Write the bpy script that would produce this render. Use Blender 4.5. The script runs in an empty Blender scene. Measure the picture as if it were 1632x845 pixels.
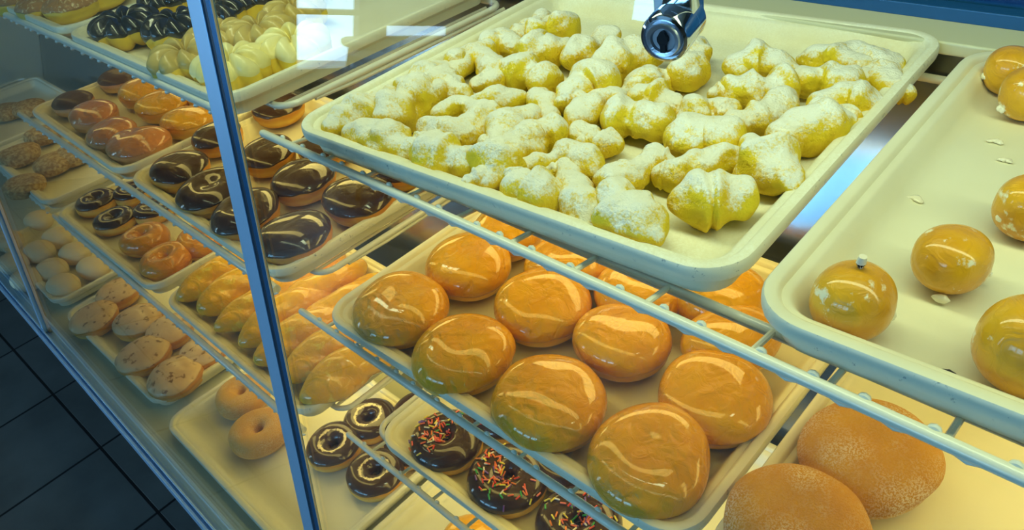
import bpy, math, random
import numpy as np
from mathutils import Matrix, Vector

# ------------------------------------------------------------------ camera, light, exposure
SC = bpy.context.scene
COL = SC.collection
EYE = 1.42                                   # camera height above the floor, metres
CX, CY = 816.0, 422.5
VX, VY = np.array([-600., -250.]), np.array([2375., -748.])   # vanishing points of the case's length and depth
_a, _b = VX - (CX, CY), VY - (CX, CY)
F = math.sqrt(-(_a @ _b))
_ex = -np.array([_a[0], _a[1], F]); _ex /= np.linalg.norm(_ex)
_ey = np.array([_b[0], _b[1], F]); _ey /= np.linalg.norm(_ey)
M = np.array([_ex, _ey, np.cross(_ex, _ey)])
cam = bpy.data.objects.new('camera', bpy.data.cameras.new('camera'))
COL.objects.link(cam)
R3 = np.stack([M[:, 0], -M[:, 1], -M[:, 2]], axis=1)
mw = Matrix([[*map(float, R3[i]), 0] for i in range(3)] + [[0, 0, 0, 1]])
mw.translation = (0, 0, EYE)
cam.matrix_world = mw
cam.data.sensor_width = 36
cam.data.lens = F / 1632 * 36
cam.data.clip_start = 0.01
SC.camera = cam

SC.view_settings.view_transform = 'Standard'
SC.view_settings.look = 'None'
SC.view_settings.gamma = 1
SC.view_settings.use_curve_mapping = False
SC.view_settings.exposure = -0.6
SC.cycles.use_denoising = True
SC.cycles.max_bounces = 8
SC.cycles.transparent_max_bounces = 12
SC.cycles.caustics_reflective = False
SC.cycles.caustics_refractive = False
SC.cycles.sample_clamp_indirect = 4

world = bpy.data.worlds.new('world'); SC.world = world
world.use_nodes = True
wb = world.node_tree.nodes['Background']
wb.inputs[0].default_value = (0.42, 0.70, 1.0, 1)
wb.inputs[1].default_value = 3.0


def area(name, loc, target, sx, sy, power, color):
    l = bpy.data.lights.new(name, 'AREA'); l.shape = 'RECTANGLE'
    l.size, l.size_y, l.energy, l.color = sx, sy, power, color
    o = bpy.data.objects.new(name, l); COL.objects.link(o)
    o.location = loc
    o.rotation_euler = (Vector(target) - Vector(loc)).to_track_quat('-Z', 'Y').to_euler()
    return o


DAY = (0.20, 0.57, 1.0)
area('window_daylight', (-1.4, -4.5, 1.75), (-1.4, 0, 1.3), 5.0, 1.7, 390, DAY)      # outside the storefront behind the camera
area('window_daylight', (-4.6, -2.5, 1.55), (-1.0, -1.5, 1.2), 2.4, 2.2, 130, (.42, .72, 1.0))   # outside the side window
# fluorescent battens inside the case, plus added front fills (colour of each tier's light)
area('case_light', (-0.15, 0.40, EYE + 0.17), (-0.15, 0.50, EYE - 0.3), 2.2, 0.08, 11.5, (0.88, 1.0, 0.58))
WARM = (1.0, 0.78, 0.22)
LAMPS = [(0.610, .365, EYE - 0.350, 7.0), (0.520, .335, EYE - 0.570, 6.0), (0.430, .300, EYE - 0.790, 6.0)]
for y, yf, z, p in LAMPS:
    for xl, g in ((-2.1, .40), (-1.6, .60), (-1.05, 1), (-.45, 1), (.15, 1), (.70, 1)):      # short battens under each shelf, split to break highlights; weak left ones added as fill
        area('case_light', (xl, y - .01, z), (xl, y - 0.10, z - 0.2), .42, 0.075, p * .145 * g, WARM)
        area('case_light', (xl, yf, z + .010), (xl, yf + .02, z - 0.2), .50, 0.03, p * .055 * g, WARM)  # unseen front light, added to brighten the pastries


# ------------------------------------------------------------------ pixel <-> place helpers
def on(px, py, z):
    """point of the horizontal plane z (world height) seen at pixel px, py"""
    w = M @ np.array([px - CX, py - CY, F])
    return w * ((z - EYE) / w[2]) + np.array([0, 0, EYE])


# ------------------------------------------------------------------ materials
MATS = {}


class NT:
    def __init__(s, name):
        s.m = bpy.data.materials.new(name); s.m.use_nodes = True
        s.t = s.m.node_tree; s.p = s.t.nodes['Principled BSDF']
        s.out = s.t.nodes['Material Output']
        MATS[name] = s.m
        s.tc = s.t.nodes.new('ShaderNodeTexCoord').outputs['Object']

    def n(s, typ, **kw):
        nd = s.t.nodes.new(typ)
        for k, v in kw.items():
            if k.startswith('i_'):
                k = k[2:]
                nd.inputs[int(k) if k.isdigit() else k].default_value = v
            else:
                setattr(nd, k, v)
        return nd

    def l(s, a, b): s.t.links.new(a, b)

    def noise(s, scale, detail=3, rough=.5, dist=0, vec=None):
        nd = s.n('ShaderNodeTexNoise', i_Scale=scale, i_Detail=detail, i_Roughness=rough, i_Distortion=dist)
        s.l(vec or s.tc, nd.inputs['Vector'])
        return nd.outputs['Fac']

    def ramp(s, fac, stops):
        nd = s.n('ShaderNodeValToRGB'); cr = nd.color_ramp
        while len(cr.elements) < len(stops): cr.elements.new(.5)
        for e, (p, c) in zip(cr.elements, stops):
            e.position = p; e.color = (*c, 1) if len(c) == 3 else c
        s.l(fac, nd.inputs[0]); return nd.outputs[0]

    def mix(s, fac, a, b):
        nd = s.n('ShaderNodeMix', data_type='RGBA')
        for sock, v in ((nd.inputs[0], fac), (nd.inputs[6], a), (nd.inputs[7], b)):
            if isinstance(v, (int, float)): sock.default_value = v
            elif isinstance(v, tuple): sock.default_value = (*v, 1)
            else: s.l(v, sock)
        return nd.outputs[2]

    def math(s, op, a, b=0., c=0.):
        nd = s.n('ShaderNodeMath', operation=op)
        for i, v in enumerate((a, b, c)):
            if isinstance(v, (int, float)): nd.inputs[i].default_value = v
            else: s.l(v, nd.inputs[i])
        return nd.outputs[0]

    def bump(s, h, strength=.5, dist=.002):
        nd = s.n('ShaderNodeBump', i_Strength=strength, i_Distance=dist)
        s.l(h, nd.inputs['Height']); s.l(nd.outputs[0], s.p.inputs['Normal'])

    def base(s, c):
        if isinstance(c, tuple): s.p.inputs['Base Color'].default_value = (*c, 1)
        else: s.l(c, s.p.inputs['Base Color'])

    def setp(s, **kw):
        for k, v in kw.items():
            s.p.inputs[k.replace('_', ' ')].default_value = v


def simple(name, col, rough=.5, metal=0., coat=0., bump=None):
    k = NT(name); k.base(col); k.setp(Roughness=rough, Metallic=metal)
    k.p.inputs['Coat Weight'].default_value = coat
    if bump: k.bump(k.noise(bump[0]), bump[1], bump[2])
    return k.m


def zsock(k):
    sp = k.n('ShaderNodeSeparateXYZ'); k.l(k.tc, sp.inputs[0]); return sp.outputs[2]


def nzsock(k):
    g = k.n('ShaderNodeNewGeometry'); sp = k.n('ShaderNodeSeparateXYZ'); k.l(g.outputs['Normal'], sp.inputs[0])
    return sp.outputs[2]


def dough(name, low, band, top, zb, zw, rough=.55, coat=0., bumpy=(60, .4, .003)):
    """fried dough: browner above and below a pale proofing band at height zb"""
    k = NT(name)
    z = k.math('ADD', zsock(k), k.math('MULTIPLY', k.math('SUBTRACT', k.noise(45), .5), zw * 1.2))
    d = k.math('DIVIDE', k.math('SUBTRACT', z, zb), zw)
    bandf = k.math('SUBTRACT', 1., k.math('MINIMUM', k.math('ABSOLUTE', d), 1.))
    updown = k.math('GREATER_THAN', d, 0.)
    c = k.mix(bandf, k.mix(updown, low, top), band)
    dark = k.ramp(k.noise(28, 4), [(.35, (.86, .80, .7)), (.65, (1.06, 1.06, 1.06))])
    mu = k.n('ShaderNodeMix', data_type='RGBA', blend_type='MULTIPLY'); mu.inputs[0].default_value = 1
    k.l(c, mu.inputs[6]); k.l(dark, mu.inputs[7]); k.base(mu.outputs[2])
    k.setp(Roughness=rough); k.p.inputs['Coat Weight'].default_value = coat
    k.p.inputs['Coat Roughness'].default_value = .12
    k.bump(k.noise(bumpy[0], 4), bumpy[1], bumpy[2])
    return k


def glaze(name, c0, c1, rough=.12, wr=.5, spots=None, dist=.005, coat=1.):
    """smooth set glaze with the soft wrinkles that break up its highlights"""
    k = NT(name)
    c = k.mix(k.ramp(k.noise(22, 3), [(.35, (0, 0, 0)), (.68, (1, 1, 1))]), c0, c1)
    if spots:
        c = k.mix(k.ramp(k.noise(spots[1], 5, .6), [(spots[2], (0, 0, 0)), (spots[2] + .06, (1, 1, 1))]), c, spots[0])
    k.base(c); k.setp(Roughness=rough + .15)
    k.p.inputs['Specular IOR Level'].default_value = .22
    k.p.inputs['Coat Weight'].default_value = coat; k.p.inputs['Coat Roughness'].default_value = .04
    h = k.math('ADD', k.noise(30, 1, .45, 1.6), k.math('MULTIPLY', k.ramp(k.noise(75, 3, .55, 1.2), [(.42, (0, 0, 0)), (.60, (1, 1, 1))]), .10))
    k.bump(h, wr, dist * 1.5)
    return k


# tray melamine: cream with faint stains
k = NT('melamine')
k.base(k.mix(k.ramp(k.noise(9, 5), [(.45, (0, 0, 0)), (.75, (1, 1, 1))]), (.80, .78, .60), (.73, .70, .52)))
k.setp(Roughness=.33); k.bump(k.noise(220), .08, .001)
# the same tray with powdered sugar shaken over it
k = NT('melamine_with_sugar')
pw = k.ramp(k.noise(9, 6, .65), [(.38, (0, 0, 0)), (.60, (1, 1, 1))])
fine = k.ramp(k.noise(420, 4, .7), [(.40, (.35, .35, .35)), (.6, (1, 1, 1))])
f = k.math('MULTIPLY', k.math('MULTIPLY', pw, fine), nzsock(k))
k.base(k.mix(f, (.76, .74, .55), (.88, .90, .78))); k.setp(Roughness=.6); k.bump(k.noise(500, 3), .3, .001)
# worn dark specks along rims
k = NT('rim_wear'); k.base(k.mix(k.ramp(k.noise(150, 5, .8), [(.60, (0, 0, 0)), (.68, (1, 1, 1))]), (.79, .77, .60), (.20, .24, .22)))
k.setp(Roughness=.4)
simple('wire_epoxy', (.80, .80, .68), .30, 0, .3)
simple('wire_bare', (.35, .38, .36), .35, .7)
simple('aluminium', (.52, .74, .95), .42, .7, bump=(600, .05, .0005))  # blue sky reflection is mixed into this base colour
simple('gap_shade', (.03, .05, .07), .4, .3)  # near-black colour standing in for shade in gaps
simple('blue_anodised', (.03, .16, .34), .32, .6, bump=(300, .1, .0006))
simple('glass_edge', (.75, .55, .35), .2)
simple('chrome', (.72, .74, .78), .07, 1.0)
simple('chrome_satin', (.80, .84, .9), .34, 1.0, bump=(900, .3, .0004))
simple('black_slot', (.004, .004, .005), .5)
simple('back_steel', (.30, .33, .36), .16, .9)
simple('ledge_paint', (.60, .60, .42), .4)
simple('door_blue', (.008, .085, .26), .35, .1, bump=(90, .3, .002))
simple('case_base', (.03, .035, .04), .5)
simple('wall_paint', (.26, .22, .15), .7)
simple('ceiling_paint', (.35, .35, .33), .8)
simple('frame_paint', (.10, .09, .08), .4)
simple('oak', (.42, .24, .08), .4, bump=(60, .2, .002))
simple('lamp_housing', (.7, .7, .7), .5)
k = NT('lamp_tube'); k.base((.9, .9, .8)); k.p.inputs['Emission Color'].default_value = (1, .8, .4, 1); k.p.inputs['Emission Strength'].default_value = 3

# floor tile: slate-blue porcelain with dark grout, running along the case
k = NT('floor_tile')
mp = k.n('ShaderNodeMapping'); mp.inputs['Rotation'].default_value = (0, 0, math.radians(-1.85))
mp.inputs['Location'].default_value = (0.164, .228, 0); k.l(k.tc, mp.inputs[0])
br = k.n('ShaderNodeTexBrick', offset=0., squash=1.); br.inputs['Scale'].default_value = 1
br.inputs['Brick Width'].default_value = .328; br.inputs['Row Height'].default_value = .328
br.inputs['Mortar Size'].default_value = .0042; br.inputs['Mortar Smooth'].default_value = .3
br.inputs['Color1'].default_value = (.125, .12, .105, 1); br.inputs['Color2'].default_value = (.105, .10, .09, 1)
br.inputs['Mortar'].default_value = (.006, .006, .007, 1)
k.l(mp.outputs[0], br.inputs['Vector'])
mu = k.n('ShaderNodeMix', data_type='RGBA', blend_type='MULTIPLY'); mu.inputs[0].default_value = 1
k.l(br.outputs['Color'], mu.inputs[6]); k.l(k.ramp(k.noise(6, 5), [(.3, (.75, .75, .75)), (.7, (1.2, 1.2, 1.2))]), mu.inputs[7])
k.base(mu.outputs[2]); k.setp(Roughness=.42)
k.bump(k.math('SUBTRACT', k.math('MULTIPLY', k.noise(30, 4), .3), br.outputs['Fac']), .4, .002)


def thin_glass(name, tint, ior=1.5, rough=0.0):
    k = NT(name); t = k.t
    t.nodes.remove(k.p)
    tr = k.n('ShaderNodeBsdfTransparent'); tr.inputs[0].default_value = (*tint, 1)
    gl = k.n('ShaderNodeBsdfGlossy'); gl.inputs['Roughness'].default_value = rough; gl.inputs[0].default_value = (1, 1, 1, 1)
    fr = k.n('ShaderNodeFresnel'); fr.inputs[0].default_value = ior
    ge = k.n('ShaderNodeNewGeometry')          # the ray inside the pane already runs straight, so both faces reflect alike
    k.l(k.math('ADD', ior, k.math('MULTIPLY', ge.outputs['Backfacing'], 1 / ior - ior)), fr.inputs[0])
    mx = k.n('ShaderNodeMixShader'); k.l(fr.outputs[0], mx.inputs[0]); k.l(tr.outputs[0], mx.inputs[1]); k.l(gl.outputs[0], mx.inputs[2])
    k.l(mx.outputs[0], k.out.inputs[0])
    return k.m


thin_glass('case_glass', (.97, .985, .965), 1.40)

# doughs and toppings
dough('dough_glazed', (.68, .34, .03), (.80, .55, .08), (.78, .38, .025), .013, .012, .35, .5)
dough('dough_ring', (.64, .30, .02), (.82, .58, .12), (.68, .32, .02), .014, .009)
dough('dough_brown', (.56, .26, .012), (.76, .46, .05), (.60, .26, .01), .017, .008)
dough('dough_pink', (.55, .30, .10), (.76, .55, .25), (.55, .25, .07), .014, .010)
dough('dough_yellow', (.76, .50, .02), (.84, .62, .05), (.80, .56, .03), .014, .010)
glaze('glaze_amber', (.76, .385, .002), (.68, .30, .001), .13, .75, coat=.9)
glaze('glaze_amber_ring', (.72, .30, .008), (.56, .19, .004), .16, .6, coat=.7)
glaze('glaze_twist', (.86, .50, .004), (.78, .38, .002), .12, .5, spots=((.86, .62, .06), 30, .62), coat=.9)
glaze('glaze_pink', (.62, .24, .07), (.46, .16, .04), .2, .8, spots=((.78, .52, .32), 60, .60))
glaze('glaze_chocolate', (.035, .013, .006), (.055, .020, .008), .13, .3)
glaze('glaze_chocolate_matte', (.060, .022, .010), (.09, .034, .014), .34, .3, coat=.15)
glaze('glaze_chocolate_cruller', (.014, .012, .010), (.03, .024, .02), .12, .7)
glaze('glaze_vanilla', (.80, .70, .26), (.86, .80, .44), .3, .2, dist=.003, coat=.35)
glaze('glaze_maple_pale', (.50, .37, .10), (.62, .48, .17), .3, .2, dist=.003, coat=.35)
glaze('glaze_maple', (.66, .42, .20), (.74, .52, .27), .35, .15, spots=((.26, .12, .03), 62, .565), coat=.5)
glaze('glaze_nut', (.40, .20, .07), (.50, .26, .09), .3, .8, spots=((.78, .62, .34), 170, .56), coat=.3)
k = glaze('marble_icing', (.040, .014, .007), (.06, .022, .010), .15, .3, dist=.003)
sp = k.n('ShaderNodeSeparateXYZ'); k.l(k.tc, sp.inputs[0])
rad = k.math('SQRT', k.math('ADD', k.math('MULTIPLY', sp.outputs[0], sp.outputs[0]), k.math('MULTIPLY', sp.outputs[1], sp.outputs[1])))
ringf = k.math('SUBTRACT', .60, k.math('MULTIPLY', k.math('ABSOLUTE', k.math('SUBTRACT', rad, .0225)), 42.))
mf = k.ramp(k.math('ADD', ringf, k.math('MULTIPLY', k.noise(120, 4, .7), .62)), [(.80, (0, 0, 0)), (.86, (1, 1, 1))])
k.base(k.mix(mf, (.048, .017, .008), (.86, .72, .42)))
glaze('hole_glaze', (.76, .40, .014), (.62, .26, .010), .22, .5, spots=((.88, .80, .56), 62, .60), coat=.6)
glaze('sugar_glaze', (.86, .80, .60), (.86, .82, .68), .15, .4)

# powdered: yellow dough with icing sugar lying on whatever faces up
k = NT('powdered_dough')
sum_ = k.math('ADD', k.math('MULTIPLY', nzsock(k), .62), k.math('ADD', k.math('MULTIPLY', k.noise(48, 5, .6), .95), k.math('MULTIPLY', k.noise(430, 3, .7), .75)))
mr = k.n('ShaderNodeMapRange'); k.l(sum_, mr.inputs[0]); mr.inputs[1].default_value = 1.09; mr.inputs[2].default_value = 1.33
dc = k.mix(k.ramp(k.noise(40, 4), [(.4, (0, 0, 0)), (.7, (1, 1, 1))]), (.88, .66, .010), (.82, .52, .006))
k.base(k.mix(mr.outputs[0], dc, (.93, .93, .82))); k.setp(Roughness=.75)
k.bump(k.math('ADD', k.math('MULTIPLY', k.noise(330, 4, .7), .45), k.noise(75, 5, .65)), 1., .0048)
# granulated sugar over brown dough
for nm, c0, c1, sg in (('sugared_dough', (.74, .36, .012), (.60, .25, .006), (.90, .76, .52)), ('sugared_ring', (.74, .40, .05), (.64, .30, .03), (.84, .62, .32))):
    k = NT(nm)
    patch = k.ramp(k.noise(26, 3), [(.38, (.06, .06, .06)), (.68, (.85, .85, .85))])
    gr = k.ramp(k.noise(620, 2, .8), [(.46, (0, 0, 0)), (.56, (1, 1, 1))])
    z = zsock(k)
    band = k.ramp(k.math('DIVIDE', z, .045), [(.27, (0, 0, 0)), (.33, (1, 1, 1)), (.40, (0, 0, 0))])
    c = k.mix(k.ramp(k.noise(18, 3), [(.35, (0, 0, 0)), (.65, (1, 1, 1))]), c0, c1)
    c = k.mix(band, c, (.82, .55, .16))
    k.base(k.mix(k.math('MULTIPLY', patch, gr), c, sg)); k.setp(Roughness=.6)
    k.bump(k.noise(620, 2, .8), 1., .002)
# crumb topping, and smooth powdered bun
k = NT('crumb_topping')
k.base(k.mix(k.ramp(k.noise(140, 4), [(.4, (0, 0, 0)), (.62, (1, 1, 1))]), (.40, .22, .07), (.78, .58, .26))); k.setp(Roughness=.8)
k.bump(k.noise(160, 5, .7), 1., .006)
k = NT('sugar_bun')
k.base(k.mix(k.ramp(k.noise(20, 5), [(.35, (0, 0, 0)), (.65, (1, 1, 1))]), (.74, .66, .44), (.80, .60, .34))); k.setp(Roughness=.85); k.bump(k.noise(200), .3, .001)
SPR = [('sprinkle_red', (.75, .06, .03)), ('sprinkle_orange', (.85, .22, .03)), ('sprinkle_yellow', (.85, .70, .08)), ('sprinkle_green', (.05, .38, .08)),
       ('sprinkle_purple', (.20, .08, .32)), ('sprinkle_pink', (.85, .20, .18)), ('sprinkle_white', (.85, .82, .72)), ('sprinkle_coral', (.85, .16, .07))]
for n_, c_ in SPR: simple(n_, c_, .3)


# ------------------------------------------------------------------ mesh helpers
class MB:
    def __init__(s): s.v = []; s.f = []

    def add(s, v, f):
        o = len(s.v); s.v += [tuple(map(float, p)) for p in v]; s.f += [[i + o for i in q] for q in f]; return s

    def box(s, c, size, R=None):
        x, y, z = (d / 2 for d in size)
        v = np.array([(a, b, d) for a in (-x, x) for b in (-y, y) for d in (-z, z)])
        if R is not None: v = v @ R.T
        return s.add(v + np.array(c), [(0, 1, 3, 2), (4, 6, 7, 5), (0, 4, 5, 1), (2, 3, 7, 6), (0, 2, 6, 4), (1, 5, 7, 3)])

    def tube(s, pts, r, n=10, closed=False):
        pts = [np.array(p, float) for p in pts]; m = len(pts); rings = []
        up = np.array([0, 0, 1.])
        for i in range(m):
            if closed: t = pts[(i + 1) % m] - pts[i - 1]
            else: t = pts[min(i + 1, m - 1)] - pts[max(i - 1, 0)]
            t /= np.linalg.norm(t)
            a = np.cross(t, up)
            if np.linalg.norm(a) < 1e-3: a = np.cross(t, [1, 0, 0])
            a /= np.linalg.norm(a); b = np.cross(a, t)
            rr = r[i] if isinstance(r, (list, tuple)) else r
            rings.append([pts[i] + rr * (math.cos(q) * a + math.sin(q) * b) for q in np.linspace(0, 2 * math.pi, n, endpoint=False)])
        v = [p for ring in rings for p in ring]
        f = []
        for i in range(m if closed else m - 1):
            j = (i + 1) % m
            f += [(i * n + k, i * n + (k + 1) % n, j * n + (k + 1) % n, j * n + k) for k in range(n)]
        if not closed: f += [tuple(range(n))[::-1], tuple((m - 1) * n + k for k in range(n))]
        return s.add(v, f)

    def loops(s, L, close_last=False, close_first=False):
        n = len(L[0]); v = [p for q in L for p in q]; f = []
        for i in range(len(L) - 1):
            f += [(i * n + k, i * n + (k + 1) % n, (i + 1) * n + (k + 1) % n, (i + 1) * n + k) for k in range(n)]
        if close_last: f.append(tuple((len(L) - 1) * n + k for k in range(n)))
        if close_first: f.append(tuple(range(n))[::-1])
        return s.add(v, f)

    def build(s, name, mat, parent=None, smooth=True, bevel=0., loc=None):
        me = bpy.data.meshes.new(name); me.from_pydata(s.v, [], s.f); me.update()
        me.validate()
        o = bpy.data.objects.new(name, me); COL.objects.link(o)
        me.materials.append(MATS[mat])
        if smooth:
            me.polygons.foreach_set('use_smooth', [True] * len(me.polygons))
            me.set_sharp_from_angle(angle=math.radians(38))
        if parent: o.parent = parent
        if loc: o.location = loc
        if bevel:
            b = o.modifiers.new('bevel', 'BEVEL'); b.width = bevel; b.segments = 3; b.limit_method = 'ANGLE'
        return o


def thing(name, label, cat, loc=(0, 0, 0), rz=0., group=None):
    o = bpy.data.objects.new(name, None); COL.objects.link(o); o.empty_display_size = .03
    o.location = tuple(map(float, loc)); o.rotation_euler = (0, 0, rz)
    o['label'] = label; o['category'] = cat
    if group: o['group'] = group
    return o


def tag(o, label, cat, group=None):
    o['label'] = label; o['category'] = cat
    if group: o['group'] = group
    return o


def struct(o): o['kind'] = 'structure'; return o


# ------------------------------------------------------------------ setting
Z = lambda h: EYE - h                       # height of something h below the camera
XL, XR, YF, YB, ZT = -4.1, 3.0, -4.0, 3.2, 2.75
struct(MB().box(((XL + XR) / 2, (YF + YB) / 2, -.02), (XR - XL, YB - YF, .04)).build('floor', 'floor_tile', smooth=False))
struct(MB().box(((XL + XR) / 2, (YF + YB) / 2, ZT + .02), (XR - XL, YB - YF, .04)).build('ceiling', 'ceiling_paint', smooth=False))
struct(MB().box((XR + .05, (YF + YB) / 2, ZT / 2), (.1, YB - YF, ZT)).build('wall_right', 'wall_paint', smooth=False))
struct(MB().box(((XL + XR) / 2, YB + .05, ZT / 2), (XR - XL, .1, ZT)).build('wall_back', 'wall_paint', smooth=False))


def holed_wall(name, axis, at, lo, hi, holes):
    """wall in a vertical plane with rectangular openings, as one mesh of boxes"""
    m = MB(); cuts = sorted(holes); a = lo

    def slab(a0, a1, z0, z1):
        if a1 - a0 < 1e-4 or z1 - z0 < 1e-4: return
        c = ((a0 + a1) / 2, (z0 + z1) / 2); s_ = (a1 - a0, z1 - z0)
        if axis == 'x': m.box((at, c[0], c[1]), (.1, s_[0], s_[1]))
        else: m.box((c[0], at, c[1]), (s_[0], .1, s_[1]))
    for h0, h1, z0, z1 in cuts:
        slab(a, h0, 0, ZT); slab(h0, h1, 0, z0); slab(h0, h1, z1, ZT); a = h1
    slab(a, hi, 0, ZT)
    return struct(m.build(name, 'wall_paint', smooth=False))


WF = [(-3.16, -2.80, .92, 2.45), (-2.8, -1.8, 1.32, 2.45), (-1.65, -.6, 1.32, 2.45), (-.45, .7, 1.32, 2.45)]
WL = [(-3.75, -3.55, .84, 2.3), (-3.30, -2.62, .66, .84), (-2.50, -1.96, .47, 2.45)]  # the low slit is made up, added for a bright strip in the glass
holed_wall('wall_front', 'y', YF - .05, XL, XR, WF)
holed_wall('wall_left', 'x', XL - .05, YF, YB, WL)
wn = 0
for ax, hs in (('y', WF), ('x', WL)):
    for h0, h1, z0, z1 in hs:
        wn += 1; m = MB()
        for (a0, a1, b0, b1) in ((h0, h0 + .05, z0, z1), (h1 - .05, h1, z0, z1), (h0, h1, z0, z0 + .05), (h0, h1, z1 - .05, z1), (h0, h1, (.84 if z0 < .5 else z1 - .06), (.87 if z0 < .5 else z1 - .05))):
            c = ((a0 + a1) / 2, (b0 + b1) / 2); q = (a1 - a0, b1 - b0)
            if ax == 'y': m.box((c[0], YF + .0, c[1]), (q[0], .06, q[1]))
            else: m.box((XL + .0, c[0], c[1]), (.06, q[0], q[1]))
        struct(m.build('window_%d' % wn, 'frame_paint', smooth=False))

# reflected seats: oak stools by the side window
def stool(x, y, label):
    t = thing('bar_stool', label, 'stool', (x, y, 0), .3, 'oak bar stools by the side window')
    m = MB(); L = [[(.17 * s_ * math.cos(a), .17 * s_ * math.sin(a), zz) for a in np.linspace(0, 2 * math.pi, 24, endpoint=False)] for s_, zz in ((.92, .70), (1, .71), (1, .73), (.93, .74))]
    m.loops(L, True, True).build('seat', 'oak', t)
    for i in range(4):
        a = math.pi / 4 + i * math.pi / 2
        MB().tube([(.21 * math.cos(a), .21 * math.sin(a), 0), (.12 * math.cos(a), .12 * math.sin(a), .70)], .016).build('leg', 'oak', t)
    MB().tube([(.18 * math.cos(a), .18 * math.sin(a), .22) for a in np.linspace(0, 2 * math.pi, 24, endpoint=False)], .009, closed=True).build('foot_ring', 'oak', t)


stool(-3.25, -2.00, 'oak bar stool nearest the case, seen only as legs mirrored in the glass')
stool(-3.75, -2.30, 'oak bar stool farther off, seen only as legs mirrored in the glass')

# ------------------------------------------------------------------ display case
GK = .175                                     # lean of the front glass
gy = lambda h, d=0.: .262 - GK * h + d        # y of the glass at h below the camera
GANG = math.atan(GK)
Rg = np.array([[1, 0, 0], [0, math.cos(GANG), math.sin(GANG)], [0, -math.sin(GANG), math.cos(GANG)]])  # lean back going up


def leaning_box(x0, x1, h0, h1, y_off, depth):
    """box lying in the plane of the glass between heights h0 (top) and h1 (bottom)"""
    hm = (h0 + h1) / 2
    return MB().box(((x0 + x1) / 2, gy(hm, y_off), Z(hm)), (x1 - x0, depth, (h1 - h0) / math.cos(GANG)), Rg)


case = thing('display_case', 'long glass-fronted bakery display case with blue-lit metal trim and four tiers', 'display case', (-.9, .45, 0))
OFF = Vector((.9, -.45, 0))


def cpart(mb, name, mat, **kw):
    o = mb.build(name, mat, case, **kw); o.location = OFF; return o


HT, HB = -.34, .985
POST, POSTL = -.577, -1.712
cpart(leaning_box(POSTL + .004, POST - .002, HT, HB, 0, .005), 'glass_panel', 'case_glass', smooth=False)
cpart(leaning_box(POST + .041, .95, HT, HB, -.0085, .005), 'glass_panel', 'case_glass', smooth=False)
cpart(leaning_box(-2.85, POSTL - .010, HT, HB, 0, .005), 'glass_panel', 'case_glass', smooth=False)
cpart(leaning_box(POST, POST + .0235, HT, HB, -.008, .006), 'glass_post', 'aluminium', smooth=False, bevel=.0008)['label'] = 'light blue-grey metal strip'
cpart(leaning_box(POST + .0236, POST + .030, HT, HB, -.0075, .004), 'post_channel', 'gap_shade', smooth=False)  # dark strip painted in for the shaded gap in the post
cpart(leaning_box(POST + .0301, POST + .0390, HT, HB, -.0092, .0036), 'post_channel', 'blue_anodised', smooth=False, bevel=.002)
cpart(leaning_box(POST + .0391, POST + .0405, HT, HB, -.0103, .0014), 'glass_edge', 'glass_edge', smooth=False)
cpart(leaning_box(POSTL - .008, POSTL + .004, HT, HB, -.004, .010), 'glass_post', 'aluminium', smooth=False, bevel=.0008)
cpart(leaning_box(POSTL + .004, POSTL + .010, HT, HB, .002, .006), 'post_channel', 'gap_shade', smooth=False)  # shaded gap of the far post, built as a dark strip
cpart(leaning_box(POSTL + .010, POSTL + .0125, HT, HB, .001, .0052), 'glass_edge', 'glass_edge', smooth=False)
# bottom rail: two lips with a groove between them, jointed at the left post
for xa, xb in ((-2.85, POSTL - .0006), (POSTL + .0006, .95)):
    m = MB(); yb = gy(.985)
    m.box(((xa + xb) / 2, yb - .004, Z(.997)), (xb - xa, .030, .020))
    m.box(((xa + xb) / 2, yb - .017, Z(.985)), (xb - xa, .004, .012))
    m.box(((xa + xb) / 2, yb - .009, Z(.983)), (xb - xa, .003, .016))
    m.box(((xa + xb) / 2, yb + .009, Z(.982)), (xb - xa, .004, .014))
    m.box(((xa + xb) / 2, yb - .013, Z(1.013)), (xb - xa, .012, .016))
    cpart(m, 'bottom_rail', 'aluminium', smooth=False, bevel=.0008)
cpart(MB().box((-.95, .44, .19), (3.8, .56, .38)), 'base_cabinet', 'case_base', smooth=False, bevel=.004)
cpart(MB().box((-.95, .43, Z(1.0)), (3.8, .66, .02)), 'deck', 'ledge_paint', smooth=False)
cpart(MB().box((-.95, .435, Z(1.022)), (3.8, .58, .022)), 'deck_support', 'case_base', smooth=False)
# back: ledge, blue sliding doors above it, polished steel liner below
cpart(MB().box((-.95, .735, Z(.300)), (3.8, .05, .012)), 'back_ledge', 'ledge_paint', smooth=False, bevel=.002)
cpart(MB().box((-.95, .790, Z(.05)), (3.8, .012, .47)), 'rear_door', 'door_blue', smooth=False)
cpart(MB().box((-.95, .768, Z(.2885)), (3.8, .018, .013)), 'door_track', 'door_blue', smooth=False, bevel=.001)
cpart(MB().box((-.95, .778, Z(.2655)), (3.8, .012, .004)), 'door_shadow_line', 'gap_shade', smooth=False)  # shadow line above the door track, built as a dark strip
ang = math.atan2(.26, .66); Rb = np.array([[1, 0, 0], [0, math.cos(ang), math.sin(ang)], [0, -math.sin(ang), math.cos(ang)]])
Rb_ = np.array([[1, 0, 0], [0, math.cos(ang), -math.sin(ang)], [0, math.sin(ang), math.cos(ang)]])
lo = np.array([.485, Z(.985)]); hi = np.array([.745, Z(.31)])
mid = (lo + hi) / 2; ln = np.linalg.norm(hi - lo); aa = math.atan2(hi[0] - lo[0], hi[1] - lo[1])
Rl = np.array([[1, 0, 0], [0, math.cos(aa), math.sin(aa)], [0, -math.sin(aa), math.cos(aa)]])
cpart(MB().box((-.95, mid[0] + .004, mid[1]), (3.8, .006, ln), Rl), 'back_liner', 'back_steel', smooth=False)
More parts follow.
